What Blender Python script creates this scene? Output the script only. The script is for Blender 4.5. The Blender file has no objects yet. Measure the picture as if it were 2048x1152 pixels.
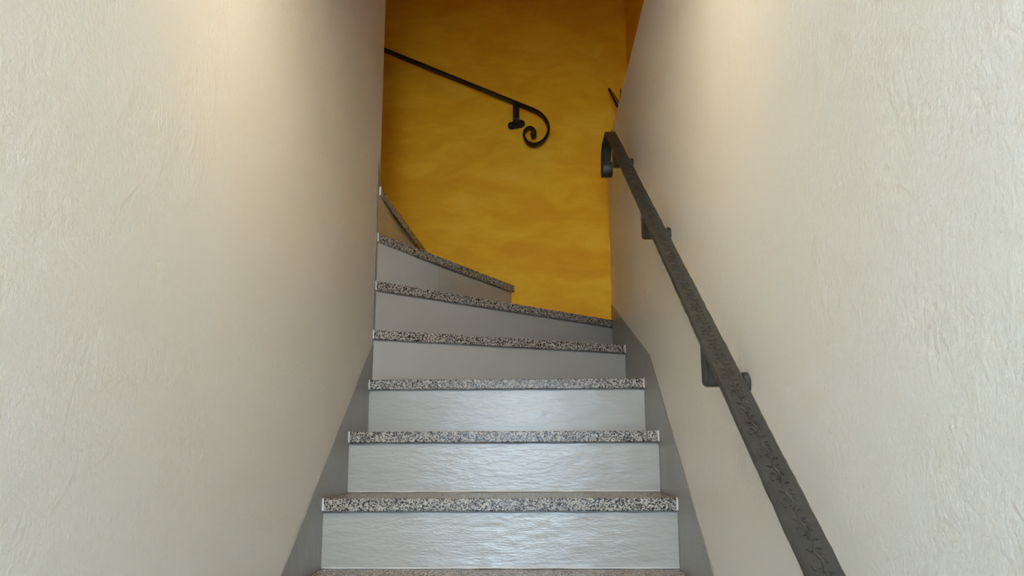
import bpy, bmesh, math, random
from mathutils import Vector, Matrix
random.seed(4)
S = bpy.context.scene
COL = S.collection

# ---------------------------------------------------------------- camera
f_px, pitch, yaw, roll = 1585.2, 0.1988, -0.0267, 0.0038
cp_, sp_, c_, s_ = math.cos(pitch), math.sin(pitch), math.cos(yaw), math.sin(yaw)
R0 = Vector((c_, -s_, 0)); U0 = Vector((-s_*sp_, -c_*sp_, cp_)); F0 = Vector((s_*cp_, c_*cp_, sp_))
cr_, sr_ = math.cos(roll), math.sin(roll)
right = R0*cr_ - U0*sr_; up = R0*sr_ + U0*cr_
cam = bpy.data.objects.new('camera', bpy.data.cameras.new('camera')); COL.objects.link(cam)
cam.data.sensor_width = 36; cam.data.lens = f_px/2048*36; cam.data.clip_start = 0.02
m3 = Matrix((right, up, -F0)).transposed()
cam.matrix_world = Matrix.Translation((0.0894, -2.0542, 0.1245)) @ m3.to_4x4()
S.camera = cam

# ---------------------------------------------------------------- world, lights, exposure
S.view_settings.view_transform = 'Standard'; S.view_settings.look = 'None'
S.view_settings.gamma = 1; S.view_settings.use_curve_mapping = False
S.view_settings.exposure = 0.21
w = bpy.data.worlds.new('world'); S.world = w; w.use_nodes = True
w.node_tree.nodes['Background'].inputs[0].default_value = (0.75, 0.86, 1.0, 1)
w.node_tree.nodes['Background'].inputs[1].default_value = 1.0
def area(name, loc, target, sx, sy, power, col):
    l = bpy.data.lights.new(name, 'AREA'); l.shape = 'RECTANGLE'; l.size = sx; l.size_y = sy
    l.energy = power; l.color = col
    o = bpy.data.objects.new(name, l); COL.objects.link(o); o.location = loc
    o.rotation_euler = (Vector(target)-Vector(loc)).to_track_quat('-Z', 'Y').to_euler()
    return o
area('daylight_through_door', (-0.06, -3.75, 0.30), (-0.06, 0, 0.30), 0.60, 0.88, 84, (0.50, 0.74, 1.0))
lmp = area('ceiling_lamp_light', (0.0, -0.93, 1.207), (0.0, 0.1, 0), 0.14, 0.14, 6.2, (1.0, 0.82, 0.54)); lmp.data.shape = 'DISK'
pl_ = bpy.data.lights.new('globe_fill_light', 'POINT'); pl_.energy = 15; pl_.shadow_soft_size = .06; pl_.color = (1.0, 0.82, 0.58)  # added point fill: brightens the near walls, leaves the upper ochre wall darker
po_ = bpy.data.objects.new('globe_fill_light', pl_); COL.objects.link(po_); po_.location = (0, -2.6, 1.09)
area('upper_warm_fill', (-0.42, 0.05, 2.6), (0.45, 0.0, 1.7), 0.7, 0.8, 2.4, (1.0, 0.48, 0.12))  # added orange fill high in the stairwell, no window there

H = 0.1713; T = 0.2602; TH = 0.0315; OV = 0.0127
FL = -8*H                      # lower floor
TOP = 3.2

# ---------------------------------------------------------------- materials
def mat(name):
    m = bpy.data.materials.new(name); m.use_nodes = True
    n = m.node_tree.nodes; return m, n, m.node_tree.links, n['Principled BSDF']
def coords(n, l, scale=(1,1,1)):
    t = n.new('ShaderNodeTexCoord'); mp = n.new('ShaderNodeMapping'); mp.inputs['Scale'].default_value = scale
    l.new(t.outputs['Object'], mp.inputs[0]); return mp.outputs[0]
def noise(n, l, v, scale, detail=3, rough=.5):
    x = n.new('ShaderNodeTexNoise'); x.inputs['Scale'].default_value = scale
    x.inputs['Detail'].default_value = detail; x.inputs['Roughness'].default_value = rough
    l.new(v, x.inputs['Vector']); return x.outputs[0]
def ramp(n, l, fac, stops, mode='LINEAR'):
    r = n.new('ShaderNodeValToRGB'); r.color_ramp.interpolation = mode
    e = r.color_ramp.elements
    while len(e) < len(stops): e.new(0.5)
    for i, (p, c) in enumerate(stops): e[i].position = p; e[i].color = (*c, 1)
    l.new(fac, r.inputs[0]); return r.outputs[0]
def bump(n, l, b, h, dist, strength=1.0, prev=None):
    x = n.new('ShaderNodeBump'); x.inputs['Distance'].default_value = dist; x.inputs['Strength'].default_value = strength
    l.new(h, x.inputs['Height'])
    if prev: l.new(prev, x.inputs['Normal'])
    if b: l.new(x.outputs[0], b.inputs['Normal'])
    return x.outputs[0]
def plaster(name, a, bcol, rough=.5, d=.0014):
    m, n, l, b = mat(name); v = coords(n, l)
    l.new(ramp(n, l, noise(n, l, v, 2.2, 3), [(.3, a), (.7, bcol)]), b.inputs['Base Color'])
    b.inputs['Roughness'].default_value = rough
    p = bump(n, l, None, noise(n, l, v, 30, 2), .003, .5)
    bump(n, l, b, noise(n, l, v, 150, 4, .55), d, 1.0, p)
    return m
M = {}
M['white'] = plaster('cream_wall_paint', (.79, .765, .70), (.82, .80, .74), .40)
M['ceil'] = plaster('ceiling_paint', (.80, .78, .72), (.82, .80, .74), .7)
# ochre brushed plaster
m, n, l, b = mat('ochre_plaster'); v = coords(n, l, (1, 1, 2.4))
wv = n.new('ShaderNodeVectorMath'); wv.operation = 'MULTIPLY_ADD'; wv.inputs[1].default_value = (.35, .35, .35)
nc = n.new('ShaderNodeTexNoise'); nc.inputs['Scale'].default_value = 2.5; l.new(v, nc.inputs['Vector'])
l.new(nc.outputs['Color'], wv.inputs[0]); l.new(v, wv.inputs[2])
l.new(ramp(n, l, noise(n, l, wv.outputs[0], 3.2, 6, .62),
      [(.25, (.72, .29, .004)), (.48, (.80, .365, .008)), (.62, (.87, .43, .018)), (.80, (.90, .52, .07))]), b.inputs['Base Color'])
b.inputs['Roughness'].default_value = .65; b.inputs['Specular IOR Level'].default_value = .25
bump(n, l, b, noise(n, l, wv.outputs[0], 24, 6, .6), .0015, .6); M['ochre'] = m
# grey gloss paint for skirting and risers
def gloss(name, c, rough, d, stretch, sc=55):
    m, n, l, b = mat(name); v = coords(n, l, stretch); b.inputs['Base Color'].default_value = (*c, 1)
    b.inputs['Roughness'].default_value = rough; b.inputs['Specular IOR Level'].default_value = .75
    p = bump(n, l, None, noise(n, l, v, 13, 5, .6), .006, .6)
    bump(n, l, b, noise(n, l, v, sc, 4, .6), d, 1.0, p); return m
M['skirt'] = gloss('grey_skirting_paint', (.285, .28, .26), .38, .0004, (1, 1, 1))
M['riser'] = gloss('grey_gloss_riser_paint', (.485, .46, .415), .16, .0011, (.7, .7, 2.6))
M['seal'] = gloss('white_sealant', (.80, .80, .76), .4, .0002, (1, 1, 1))
# granite
m, n, l, b = mat('speckled_granite'); v = coords(n, l)
vo = n.new('ShaderNodeTexVoronoi'); vo.inputs['Scale'].default_value = 340; l.new(v, vo.inputs['Vector'])
sp = n.new('ShaderNodeSeparateColor'); l.new(vo.outputs['Color'], sp.inputs[0])
l.new(ramp(n, l, sp.outputs[0], [(0, (.012, .012, .012)), (.24, (.10, .09, .08)), (.42, (.32, .28, .24)), (.66, (.54, .48, .41))], 'CONSTANT'), b.inputs['Base Color'])
b.inputs['Roughness'].default_value = .26; b.inputs['Specular IOR Level'].default_value = .16; bump(n, l, b, noise(n, l, v, 22, 3), .004, .5); M['granite'] = m
# wrought iron
m, n, l, b = mat('blackened_wrought_iron'); v = coords(n, l)
l.new(ramp(n, l, noise(n, l, v, 40, 3), [(.3, (.028, .028, .022)), (.7, (.046, .045, .036))]), b.inputs['Base Color'])
b.inputs['Metallic'].default_value = .35; b.inputs['Roughness'].default_value = .42
p = bump(n, l, None, noise(n, l, v, 60, 2), .0015, .7)
bump(n, l, b, noise(n, l, v, 420, 3), .0005, .6, p); M['iron'] = m
m, n, l, b = mat('dark_brown_iron'); v = coords(n, l)
l.new(ramp(n, l, noise(n, l, v, 40, 3), [(.3, (.006, .003, .002)), (.7, (.011, .006, .004))]), b.inputs['Base Color'])
b.inputs['Metallic'].default_value = 0; b.inputs['Roughness'].default_value = .45; b.inputs['Specular IOR Level'].default_value = .3
bump(n, l, b, noise(n, l, v, 90, 2), .001, .7); M['iron_brown'] = m
m, n, l, b = mat('brown_bark'); b.inputs['Base Color'].default_value = (.10, .035, .015, 1); b.inputs['Roughness'].default_value = .7; M['bark'] = m
m, n, l, b = mat('polished_black_metal'); b.inputs['Base Color'].default_value = (.006, .006, .006, 1); b.inputs['Roughness'].default_value = .5; b.inputs['Specular IOR Level'].default_value = .2; M['black'] = m
m, n, l, b = mat('pale_steel'); b.inputs['Base Color'].default_value = (.55, .5, .45, 1); b.inputs['Roughness'].default_value = .4; M['steel'] = m
m, n, l, b = mat('floor_tile'); v = coords(n, l)
br = n.new('ShaderNodeTexBrick'); br.offset = 0; br.inputs['Scale'].default_value = 3.3; br.inputs['Brick Width'].default_value = 1; br.inputs['Row Height'].default_value = 1
br.inputs['Mortar Size'].default_value = .012; br.inputs['Color1'].default_value = (.45, .42, .37, 1); br.inputs['Color2'].default_value = (.42, .39, .35, 1); br.inputs['Mortar'].default_value = (.3, .28, .25, 1)
l.new(v, br.inputs['Vector']); l.new(br.outputs[0], b.inputs['Base Color']); b.inputs['Roughness'].default_value = .4; M['tile'] = m
m, n, l, b = mat('window_glass'); b.inputs['Base Color'].default_value = (.96, .98, 1, 1); b.inputs['Transmission Weight'].default_value = 1
b.inputs['Roughness'].default_value = 0.02; b.inputs['IOR'].default_value = 1.0; M['glass'] = m
m, n, l, b = mat('white_frame_paint'); b.inputs['Base Color'].default_value = (.8, .8, .78, 1); b.inputs['Roughness'].default_value = .4; M['frame'] = m

# ---------------------------------------------------------------- helpers
def obj(name, bm, material, parent=None, smooth=False, bevel=0.0, seg=2):
    me = bpy.data.meshes.new(name)
    bmesh.ops.recalc_face_normals(bm, faces=bm.faces); bm.to_mesh(me); bm.free()
    me.materials.append(material)
    o = bpy.data.objects.new(name, me); COL.objects.link(o)
    if parent: o.parent = parent
    if smooth:
        for p in me.polygons: p.use_smooth = True
    if bevel:
        b = o.modifiers.new('bevel', 'BEVEL'); b.width = bevel; b.segments = seg; b.limit_method = 'ANGLE'; b.angle_limit = math.radians(40)
        for p in me.polygons: p.use_smooth = True
        me.set_sharp_from_angle(angle=math.radians(60))
    return o
def thing(name, label, cat, loc=(0,0,0), group=None):
    o = bpy.data.objects.new(name, None); COL.objects.link(o); o.location = loc; o.empty_display_size = .05
    o['label'] = label; o['category'] = cat
    if group: o['group'] = group
    return o
def struct(o, label, cat): o['kind'] = 'structure'; o['label'] = label; o['category'] = cat; return o
def box(bm, a, b):
    x0, y0, z0 = a; x1, y1, z1 = b
    v = [bm.verts.new(p) for p in ((x0,y0,z0),(x1,y0,z0),(x1,y1,z0),(x0,y1,z0),(x0,y0,z1),(x1,y0,z1),(x1,y1,z1),(x0,y1,z1))]
    for f in ((0,3,2,1),(4,5,6,7),(0,1,5,4),(1,2,6,5),(2,3,7,6),(3,0,4,7)): bm.faces.new([v[i] for i in f])
def prism(bm, pts, ax, a, b):
    """extrude the polygon pts (2D) along axis ax ('x': pts are y,z; 'z': pts are x,y; 'y': pts are x,z)"""
    def P(q, t): return {'x': (t, q[0], q[1]), 'y': (q[0], t, q[1]), 'z': (q[0], q[1], t)}[ax]
    A = [bm.verts.new(P(q, a)) for q in pts]; B = [bm.verts.new(P(q, b)) for q in pts]
    n = len(pts); bm.faces.new(A[::-1]); bm.faces.new(B)
    for i in range(n): bm.faces.new((A[i], A[(i+1) % n], B[(i+1) % n], B[i]))
def tube(bm, pts, r, seg=6):
    pts = [Vector(p) for p in pts]; rings = []
    for i, p in enumerate(pts):
        d = (pts[min(i+1, len(pts)-1)] - pts[max(i-1, 0)]).normalized()
        a = d.cross(Vector((0, 0, 1)));  a = a.normalized() if a.length > .1 else d.cross(Vector((1, 0, 0))).normalized()
        b = d.cross(a); rr = r if not callable(r) else r(i/(len(pts)-1))
        rings.append([bm.verts.new(p + (a*math.cos(t) + b*math.sin(t))*rr) for t in [k*2*math.pi/seg for k in range(seg)]])
    for A, B in zip(rings, rings[1:]):
        for k in range(seg): bm.faces.new((A[k], A[(k+1) % seg], B[(k+1) % seg], B[k]))
    bm.faces.new(rings[0][::-1]); bm.faces.new(rings[-1])
def catmull(P, n=8):
    P = [Vector(p) for p in P]; Q = [P[0]*2-P[1]] + P + [P[-1]*2-P[-2]]; out = []
    for i in range(1, len(Q)-2):
        for k in range(n):
            t = k/n; a, b, c, d = Q[i-1:i+3]
            out.append(.5*((2*b) + (c-a)*t + (2*a-5*b+4*c-d)*t*t + (3*b-a-3*c+d)*t**3))
    out.append(P[-1]); return out

# ---------------------------------------------------------------- room shell
XL, XR = -.45, .45
YB = 1.53                      # ochre back wall
YE = .625                      # where the left wall ends
DY = -3.6                      # door wall
bm = bmesh.new()
prism(bm, [(XL, DY), (XL, YE), (-2.4, YE), (-2.4, YE-.12), (XL-.12, YE-.12), (XL-.12, DY)], 'z', FL, TOP)
struct(obj('wall_left', bm, M['white'], bevel=.004), 'cream textured plaster wall along the left side of the stairs', 'wall')
bm = bmesh.new(); prism(bm, [(DY, FL), (YB, FL), (YB, 1.515), (-.78, 1.515), (-.78, 1.72), (DY, 1.72)], 'x', XR, XR+.108)
struct(obj('wall_right', bm, M['white'], bevel=.004), 'cream textured plaster half wall on the right, carrying the long handrail', 'wall')
bm = bmesh.new(); box(bm, (-2.4, YB, FL), (.70, YB+.12, TOP))
struct(obj('wall_back', bm, M['ochre']), 'brushed ochre yellow plaster wall at the head of the stairs', 'wall')
bm = bmesh.new(); box(bm, (XR+.108, DY, FL), (.70, YB, TOP))
struct(obj('wall_upper_right', bm, M['ochre']), 'ochre plaster wall rising behind the right half wall', 'wall')
bm = bmesh.new(); box(bm, (-2.52, YE-.12, FL), (-2.4, YB+.12, TOP))
struct(obj('wall_upper_left', bm, M['ochre']), 'ochre wall closing the upper flight', 'wall')
bm = bmesh.new(); box(bm, (XL, -.90, 1.25), (XR+.108, -.78, TOP))
struct(obj('wall_above_flight', bm, M['white']), 'cream wall above the lower flight opening', 'wall')
bm = bmesh.new(); box(bm, (XL, DY, 1.25), (XR, -.90, 1.37))
struct(obj('ceiling', bm, M['ceil']), 'flat ceiling over the foot of the stairs', 'ceiling')
bm = bmesh.new(); box(bm, (-2.52, -.90, TOP), (.70, YB+.12, TOP+.1))
struct(obj('ceiling_upper', bm, M['ceil']), 'ceiling of the stairwell', 'ceiling')
bm = bmesh.new(); box(bm, (-.57, DY-.12, FL-.1), (.70, -6*T-.0, FL))
struct(obj('floor', bm, M['tile']), 'tiled hall floor at the foot of the stairs', 'floor')
bm = bmesh.new()               # door wall with an opening
box(bm, (-.57, DY-.12, FL), (-.40, DY, 1.72)); box(bm, (.40, DY-.12, FL), (.70, DY, 1.72)); box(bm, (-.40, DY-.12, .80), (.40, DY, 1.72))
struct(obj('wall_front', bm, M['white']), 'cream wall around the glazed entrance door behind the viewer', 'wall')
dr = struct(thing('door_1', 'x', 'door', (0, DY-.06, FL)), 'white framed glazed entrance door', 'door')
hz = .80-FL
bm = bmesh.new()
box(bm, (-.398, -.03, .002), (-.33, .03, hz-.002)); box(bm, (.33, -.03, .002), (.398, .03, hz-.002))
box(bm, (-.33, -.03, .002), (.33, .03, .92)); box(bm, (-.33, -.03, hz-.08), (.33, .03, hz-.002))
obj('door_frame', bm, M['frame'], dr, bevel=.003)
bm = bmesh.new(); box(bm, (-.33, -.004, .92), (.33, .004, hz-.08)); obj('glass_pane', bm, M['glass'], dr)
bm = bmesh.new(); tube(bm, [(.365, .03, 1.0), (.365, .075, 1.0)], .009, 10); tube(bm, [(.37, .075, 1.0), (.26, .075, 1.0)], .008, 10)
obj('door_handle', bm, M['iron'], dr, smooth=True)

lp = thing('ceiling_lamp', 'round flush ceiling lamp over the stairs, above the picture', 'lamp', (0, -0.93, 1.25))
bm = bmesh.new(); bmesh.ops.create_cone(bm, cap_ends=True, segments=40, radius1=.09, radius2=.085, depth=.022); bmesh.ops.translate(bm, verts=bm.verts, vec=(0, 0, -.0115))
obj('lamp_housing', bm, M['frame'], lp, bevel=.002)
bm = bmesh.new(); bmesh.ops.create_cone(bm, cap_ends=True, segments=40, radius1=.072, radius2=.076, depth=.012); bmesh.ops.translate(bm, verts=bm.verts, vec=(0, 0, -.029))
obj('lamp_diffuser', bm, M['frame'], lp, bevel=.002)

gl = thing('fill_light_fixture', 'added fixture with a dark rod for the fill light, above and behind the viewer', 'lamp', (0, -2.6, 1.25))  # unseen fixture added to go with the point fill
bm = bmesh.new(); bmesh.ops.create_cone(bm, cap_ends=True, segments=30, radius1=.05, radius2=.055, depth=.02); bmesh.ops.translate(bm, verts=bm.verts, vec=(0, 0, -.0105))
tube(bm, [(0, 0, -.02), (0, 0, -.13)], .008, 10); bmesh.ops.create_cone(bm, cap_ends=True, segments=24, radius1=.026, radius2=.016, depth=.03, matrix=Matrix.Translation((0, 0, -.12)))
obj('fill_light_holder', bm, M['iron'], gl, bevel=.001)

# skirting boards (stepped strips along the flight)
SK = .003
def stairline(y): return .658*y
bm = bmesh.new()
prism(bm, [(-2.05, FL+.001), (-2.05, -1.34+.02), (-.306-1.5, -.14-1.5*.690), (-.306, -.14), (.562, .462), (.574, 1.117), (YE-.001, 1.045), (YE-.001, .0), (.0, -.35), (-1.4, FL+.001)], 'x', XL+.0003, XL+SK)
struct(obj('baseboard_left', bm, M['skirt'], bevel=.0006), 'grey painted skirting rising along the left wall', 'skirting')
bm = bmesh.new()
prism(bm, [(-2.05, FL+.001), (-2.05, -1.24), (-1.9, -.13-1.53*.69), (-.37, -.13), (.40, .404), (YB-.001, .765), (YB-.001, .3), (.0, -.35), (-1.4, FL+.001)], 'x', XR-SK, XR-.0003)
struct(obj('baseboard_right', bm, M['skirt'], bevel=.0006), 'grey painted skirting rising along the right wall', 'skirting')

# ---------------------------------------------------------------- steps
A_, B_ = XL+SK, XR-SK           # clear width between the skirtings
# nosing line (left end, right end) and the outline of each tread further back
nose = {}
for k in range(-7, 3): nose[k] = ((A_, k*T), (B_, k*T))
nose[3] = ((A_, .562), (B_, 1.018))
nose[4] = ((A_, .579), (B_, 1.478))
nose[5] = ((A_+.002, .588), (.006, YB-.003))
nose[6] = ((A_+.004, .600), (-.405, YB-.003))
nose[7] = ((-.480, .632), (-.72, YB-.003))
for i, k in enumerate(range(8, 11)): nose[k] = ((-.76-i*T, .632), (-.76-i*T, YB-.003))
def offset(seg, d):
    a, b = Vector(seg[0]), Vector(seg[1]); t = (b-a).normalized(); nrm = Vector((-t.y, t.x))
    return a + nrm*d, b + nrm*d
def line_x(a, b, x):
    t = (x-a.x)/(b.x-a.x); return a + (b-a)*t
def line_y(a, b, y):
    t = (y-a.y)/(b.y-a.y); return a + (b-a)*t
LAB = {
 -7: 'lowest stair step, at the hall floor below the picture', -6: 'second stair step up from the hall floor, below the picture',
 -5: 'third stair step up from the hall floor, below the picture', -4: 'fourth stair step up from the hall floor, below the picture',
 -3: 'fifth stair step up from the hall floor, below the picture', -2: 'sixth stair step up from the hall floor, below the picture',
 -1: 'straight stair step cut by the bottom edge of the picture, only its tread top showing',
 0: 'widest stair step in full view, nearest the viewer, bluish riser under speckled granite nosing',
 1: 'second stair step up from the bottom, straight, glossy bluish riser with pale streaks',
 2: 'third stair step up, topmost straight one, shiny pale grey riser, just below the winders',
 3: 'lowest winder step, slightly slanted nosing meeting the right skirting, beige grey riser',
 4: 'second winder step, its slanted nosing running to the foot of the ochre wall corner',
 5: 'third winder step, steeply slanted nosing ending halfway along the ochre wall',
 6: 'top visible winder step, dark thin wedge between left wall and ochre wall',
 7: 'stair step of the upper flight just past the corner, hidden behind the left wall',
 8: 'first straight stair step of the upper flight, hidden behind the left wall',
 9: 'second straight stair step of the upper flight, hidden behind the left wall',
 10: 'landing step at the end of the upper flight, hidden behind the left wall'}
def poly_clean(p):
    out = []
    for q in p:
        q = Vector(q)
        if not out or (q-out[-1]).length > 1e-4: out.append(q)
    return out
for k in range(-7, 11):
    top = k*H; P0, P1 = Vector(nose[k][0]), Vector(nose[k][1])
    r0, r1 = offset(nose[k], OV)            # riser face line
    # stretch the riser line to the same bounds
    if k <= 2: pass
    elif k in (3, 4):
        r0, r1 = line_x(r0, r1, A_), line_x(r0, r1, B_)
        if r1.y > YB-.003: r1 = line_y(r0, r1, YB-.003)
    elif k in (5, 6): r1 = line_y(r0, r1, YB-.003)
    # back of the tread = riser line of the next step (tread tucks under it)
    t_ = thing('stair_step', LAB[k], 'stair step', (0, 0, 0), 'steps of the winding staircase')
    if k < 10:
        n0, n1 = offset(nose[k+1], OV+.012)
        if k+1 in (3, 4):
            n0, n1 = line_x(n0, n1, A_), line_x(n0, n1, B_)
            if n1.y > YB-.003: n1 = line_y(n0, n1, YB-.003)
        elif k+1 in (5, 6): n1 = line_y(n0, n1, YB-.003)
    else: n0, n1 = Vector((-2.395, .632)), Vector((-2.395, YB-.003))
    front = [P0, P1]
    if k == 4: back = [Vector((B_, YB-.003)), n1, n0]
    elif k < 3 or k >= 7: back = [n1, n0]
    else: back = [n1, n0]
    if k == 3: back = [n1, n0]
    poly = poly_clean(front + back)
    bm = bmesh.new(); prism(bm, [(q.x, q.y) for q in poly], 'z', top-TH, top)
    obj('tread', bm, M['granite'], t_, bevel=.0022)
    # riser: a 12 mm board under the nosing down to the tread below
    q0, q1 = r0, r1
    nn = Vector((-(q1-q0).normalized().y, (q1-q0).normalized().x))*.012
    b0, b1 = q0+nn, q1+nn
    if k in (3, 4, 5, 6): b0 = Vector((max(A_, b0.x), b0.y)); b1 = Vector((min(b1.x, B_), min(b1.y, YB-.003)))
    zb = top-H+.0003 if k > -7 else FL
    bm = bmesh.new(); prism(bm, [(q0.x, q0.y), (q1.x, q1.y), (b1.x, b1.y), (b0.x, b0.y)], 'z', zb, top-TH-.0004)
    obj('riser', bm, M['riser'], t_, bevel=.001)
    # rounded paint fillet just below the nosing and bead of sealant where the riser stands on the tread
    dirv = (q1-q0).normalized(); nf = Vector((dirv.y, -dirv.x))
    def bead(name, z, r, off, material):
        bm = bmesh.new(); N = 24; pts = []
        for i in range(N+1):
            q = q0.lerp(q1, .003+.994*i/N) + nf*off
            pts.append((q.x, q.y, z + random.uniform(-1, 1)*.0004))
        tube(bm, pts, lambda t: r*(1+.25*math.sin(t*37+k)), 6); obj(name, bm, material, t_, smooth=True)
    bead('joint_bead', top-TH-.0022, .0026, .0005, M['skirt'])
    if k > -7: bead('foot_bead', top-H+.0024, .0022, .0003, M['seal'])
    # white sealant at both ends of the nosing
    if k <= 6:
        for e, (q, sgn) in enumerate(((P0, 1), (P1, -1))):
            if k in (5, 6) and e == 1: continue
            if k == 4 and e == 1: continue
            d = (P1-P0).normalized()*sgn; o2 = Vector(((P1-P0).normalized().y, -(P1-P0).normalized().x))*.0016
            bm = bmesh.new(); a = q+o2; c = q + d*.0045 + o2; bk = -o2*6
            prism(bm, [(a.x, a.y), (c.x, c.y), (c.x+bk.x, c.y+bk.y), (a.x+bk.x, a.y+bk.y)], 'z', top-TH+.001, top+.0006)
            obj('end_sealant', bm, M['seal'], t_, bevel=.001)

# ---------------------------------------------------------------- wrought iron handrails
def strip(bm, path, wdir, wid, th, wob=0.0):
    """flat bar swept along path; wdir = across direction; th = thickness"""
    wdir = Vector(wdir); rings = []; n = len(path)
    for i, p in enumerate(path):
        d = (path[min(i+1, n-1)]-path[max(i-1, 0)]).normalized(); nr = d.cross(wdir).normalized()
        h = wid/2; j = [random.uniform(-wob, wob) for _ in range(2)]
        c = th*.28
        prof = [(-h-j[0], -th/2+c), (-h+c-j[0], -th/2), (h-c+j[1], -th/2), (h+j[1], -th/2+c), (h+j[1], th/2-c), (h-c+j[1], th/2), (-h+c-j[0], th/2), (-h-j[0], th/2-c)]
        rings.append([bm.verts.new(p + wdir*a + nr*b) for a, b in prof])
    for A, B in zip(rings, rings[1:]):
        for k in range(8): bm.faces.new((A[k], A[(k+1) % 8], B[(k+1) % 8], B[k]))
    bm.faces.new(rings[0][::-1]); bm.faces.new(rings[-1])
def motif():
    """one raised scroll-and-leaf motif, s along the bar (0..1), t across (-1..1)"""
    sp = []
    for i in range(15):
        a = i/14*1.75*math.pi; r = .085+.17*(i/14)
        sp.append((.34 - r*math.cos(a)*.9, -.30 + r*math.sin(a)*1.7))
    C = [sp]
    C.append([(.12, -.1), (.30, .12), (.48, .16), (.66, -.02), (.85, -.05), (1.02, .08), (1.12, .0)])
    C.append([(.62, .02), (.58, .28), (.50, .46), (.42, .42)])
    C.append([(.66, .04), (.72, .30), (.66, .56)])
    C.append([(.70, -.02), (.84, .22), (.84, .50)])
    C.append([(.80, -.06), (.74, -.32), (.82, -.52)])
    C.append([(.08, .22), (.16, .40), (.10, .52)])
    return C
def ornament(bm, origin, d, wdir, nrm, length, wid, pitch=.05, r=.0013):
    n = int(length/pitch)
    for i in range(n):
        for cv in motif():
            pts = [origin + d*((i+s)*pitch) + wdir*(-t*wid/2*.85) + nrm*.0002 for s, t in cv]
            tube(bm, catmull(pts, 2), lambda t: r*(1.15-.5*abs(t-.4)), 7)
def bracket(parent, base, out, along, drop, reach, mt, tilt=0.0):
    """base: point on the wall at plate centre; out: away from the wall; along: along the wall; drop: strap height"""
    out = Vector(out); along = Vector(along); z = Vector((0, 0, 1))
    fr = Matrix((along, z, out)).transposed().to_4x4(); fr.translation = base
    # stadium wall plate
    bm = bmesh.new(); L_, r_ = .023, .019
    pts = []
    for s in (1, -1):
        for i in range(13):
            a = -math.pi/2 + i*math.pi/12; pts.append((s*(L_ + math.cos(a)*r_), s*math.sin(a)*r_))
    ct, st = math.cos(tilt), math.sin(tilt); pts = [(x*ct-y*st, x*st+y*ct) for x, y in pts]
    prism(bm, pts, 'z', .0006, .010); bm.transform(fr)
    pl = obj('wall_plate', bm, mt, parent, bevel=.0025, seg=3)
    for s in (-1, 1):
        bm = bmesh.new(); bmesh.ops.create_uvsphere(bm, u_segments=12, v_segments=8, radius=.006)
        for v in bm.verts: v.co = Vector((v.co.x + s*.026*ct, v.co.y + s*.026*st, v.co.z*.5+.0105))
        bm.transform(fr); obj('screw', bm, mt, pl, smooth=True)
    # L strap: from the plate out, then up to the rail, in one bent band
    w2 = .015; th = .0065; rr = .006
    P = [Vector((0, 0, .009))] + [Vector((0, 0, reach-rr))] + [Vector((0, rr*(1-math.cos(a)), reach-rr+rr*math.sin(a))) for a in [k*math.pi/12 for k in range(1, 7)]] + [Vector((0, drop, reach))]
    bm = bmesh.new(); strip(bm, P, (1, 0, 0), w2*2, th); bm.transform(fr); obj('strap', bm, mt, parent, smooth=False)
    # web plate filling the corner of the strap
    bm = bmesh.new(); prism(bm, [(.002, .010), (.002, reach-.002), (drop-.004, reach-.002), (drop-.004, reach-.014), (.014, .010)], 'x', -.0035, .0035)
    bm.transform(fr); obj('web_plate', bm, mt, parent, bevel=.001)

# right-hand rail of the lower flight
SL = .66; dY = Vector((0, 1, SL)).normalized()
RX = .380; ZR = .806-SL*.008
def rp(y): return Vector((RX, y, ZR+SL*y))
h1 = thing('handrail', 'long blackened iron handrail with embossed scrollwork climbing the right cream wall', 'handrail', rp(-1.1), None)
def local(parent, fn):
    before = set(bpy.data.objects); fn()
    for o in set(bpy.data.objects)-before:
        if o.type == 'MESH' and o.parent == parent:
            o.matrix_parent_inverse = Matrix.Translation(parent.location).inverted()
def build1():
    th = .009; nrm = Vector((0, -dY.z, dY.y)); sh = nrm*(-th/2)
    bm = bmesh.new(); N = 190
    path = [rp(-1.78 + (.70+1.78)*i/N) + sh for i in range(N+1)]
    curl = [(.70, None), (.775, 1.268), (.83, 1.272), (.876, 1.248), (.902, 1.210), (.904, 1.175), (.885, 1.158), (.860, 1.158), (.842, 1.174), (.842, 1.193), (.858, 1.203), (.872, 1.196), (.868, 1.184)]
    pts = [rp(.60)+sh, rp(.70)+sh] + [Vector((RX, y, z-.004)) for y, z in curl[1:]]
    cs = catmull(pts, 8)[8:]
    strip(bm, path + cs[1:], (1, 0, 0), .040, th, .0006)
    ornament(bm, rp(-1.76), dY, Vector((-1, 0, 0)), nrm, 2.76, .036)
    rb_ = obj('rail_bar', bm, M['iron'], h1, smooth=True); rb_.data.set_sharp_from_angle(angle=math.radians(35))
local(h1, build1)
for yb, nm in ((-.685, 0), (-.018, 1), (.655, 2), (-1.352, 3)):
    zt = rp(yb).z-.010; drop = .110
    local(h1, lambda: bracket(h1, Vector((XR, yb, zt-drop)), (-1, 0, 0), (0, 1, 0), drop, .070-.0033, M['iron']))

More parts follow.
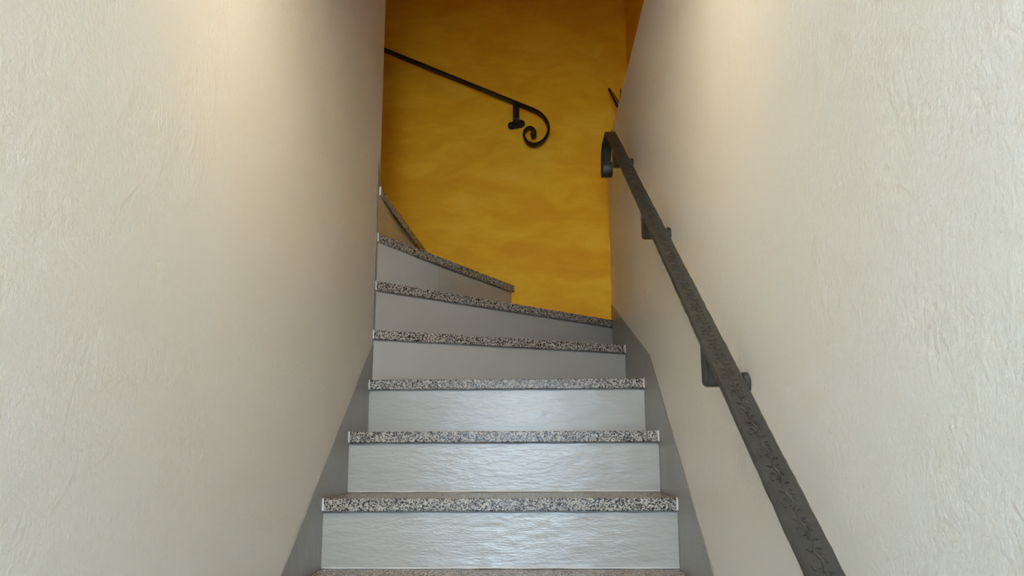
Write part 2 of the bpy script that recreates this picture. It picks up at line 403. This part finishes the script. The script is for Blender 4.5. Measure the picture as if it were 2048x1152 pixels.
# short rail on the ochre wall, curling at its lower end
h2 = thing('handrail', 'thin dark iron handrail ending in a spiral scroll on the ochre yellow wall', 'handrail', (0, 1.45, 1.73))
Y2 = 1.462
def build2():
    bm = bmesh.new(); th = .010
    a, b = Vector((-1.75, Y2, 2.012+.45*1.135)), Vector((.052, Y2, 1.712))
    path = [a.lerp(b, i/90) for i in range(91)]
    pp = [(.085, 1.697), (.124, 1.677), (.153, 1.648), (.169, 1.612), (.168, 1.575), (.150, 1.541), (.121, 1.520), (.092, 1.518), (.066, 1.535), (.054, 1.565), (.063, 1.590), (.084, 1.600), (.103, 1.588), (.108, 1.567), (.098, 1.556), (.090, 1.572)]
    cs = catmull([path[-2], b] + [Vector((x, Y2, z)) for x, z in pp], 7)[7:]
    strip(bm, path[:-1] + cs, (0, 1, 0), .044, th, .0004)
    obj('rail_bar', bm, M['iron_brown'], h2)
local(h2, build2)
for xb in (.012, -.72, -1.42):
    zr = 1.712-.4495*(xb-.052)-.006
    local(h2, lambda: bracket(h2, Vector((xb+.006, YB, zr-.078)), (0, -1, 0), (-1, 0, 0), .076, .070, M['iron_brown'], -.20))

# ---------------------------------------------------------------- things standing on the ledge of the right half wall
r_ = thing('metal_rod', 'pair of slim black metal rods leaning out above the top of the right half wall', 'rods', (.482, 1.15, 1.516))
def rods():
    bm = bmesh.new(); tube(bm, [(.480, 1.147, 1.519), (.4585, 1.44, 1.783)], .0056, 8); obj('rod', bm, M['black'], r_, smooth=True)
    bm = bmesh.new(); tube(bm, [(.4945, 1.152, 1.519), (.4722, 1.40, 1.738)], .0056, 8); obj('rod', bm, M['black'], r_, smooth=True)
local(r_, rods)
def edge():
    bm = bmesh.new(); tube(bm, [(.4862, 1.140, 1.519), (.4640, 1.425, 1.772)], .0028, 8); e = obj('rod', bm, M['steel'], r_, smooth=True); e['label'] = 'pale grey rod'
local(r_, edge)
bm = bmesh.new()
tube(bm, catmull([(.462, 1.49, 1.5195), (.457, 1.42, 1.5215), (.456, 1.36, 1.540), (.457, 1.30, 1.5215), (.459, 1.20, 1.520), (.459, 1.08, 1.5215), (.458, 1.00, 1.545), (.457, .985, 1.568)], 5), .0022, 6)
tw = obj('dry_twig', bm, M['bark'], smooth=True)
tw['label'] = 'thin brown dry twig lying along the top edge of the right half wall'; tw['category'] = 'twig'

print('objects', len(bpy.data.objects))
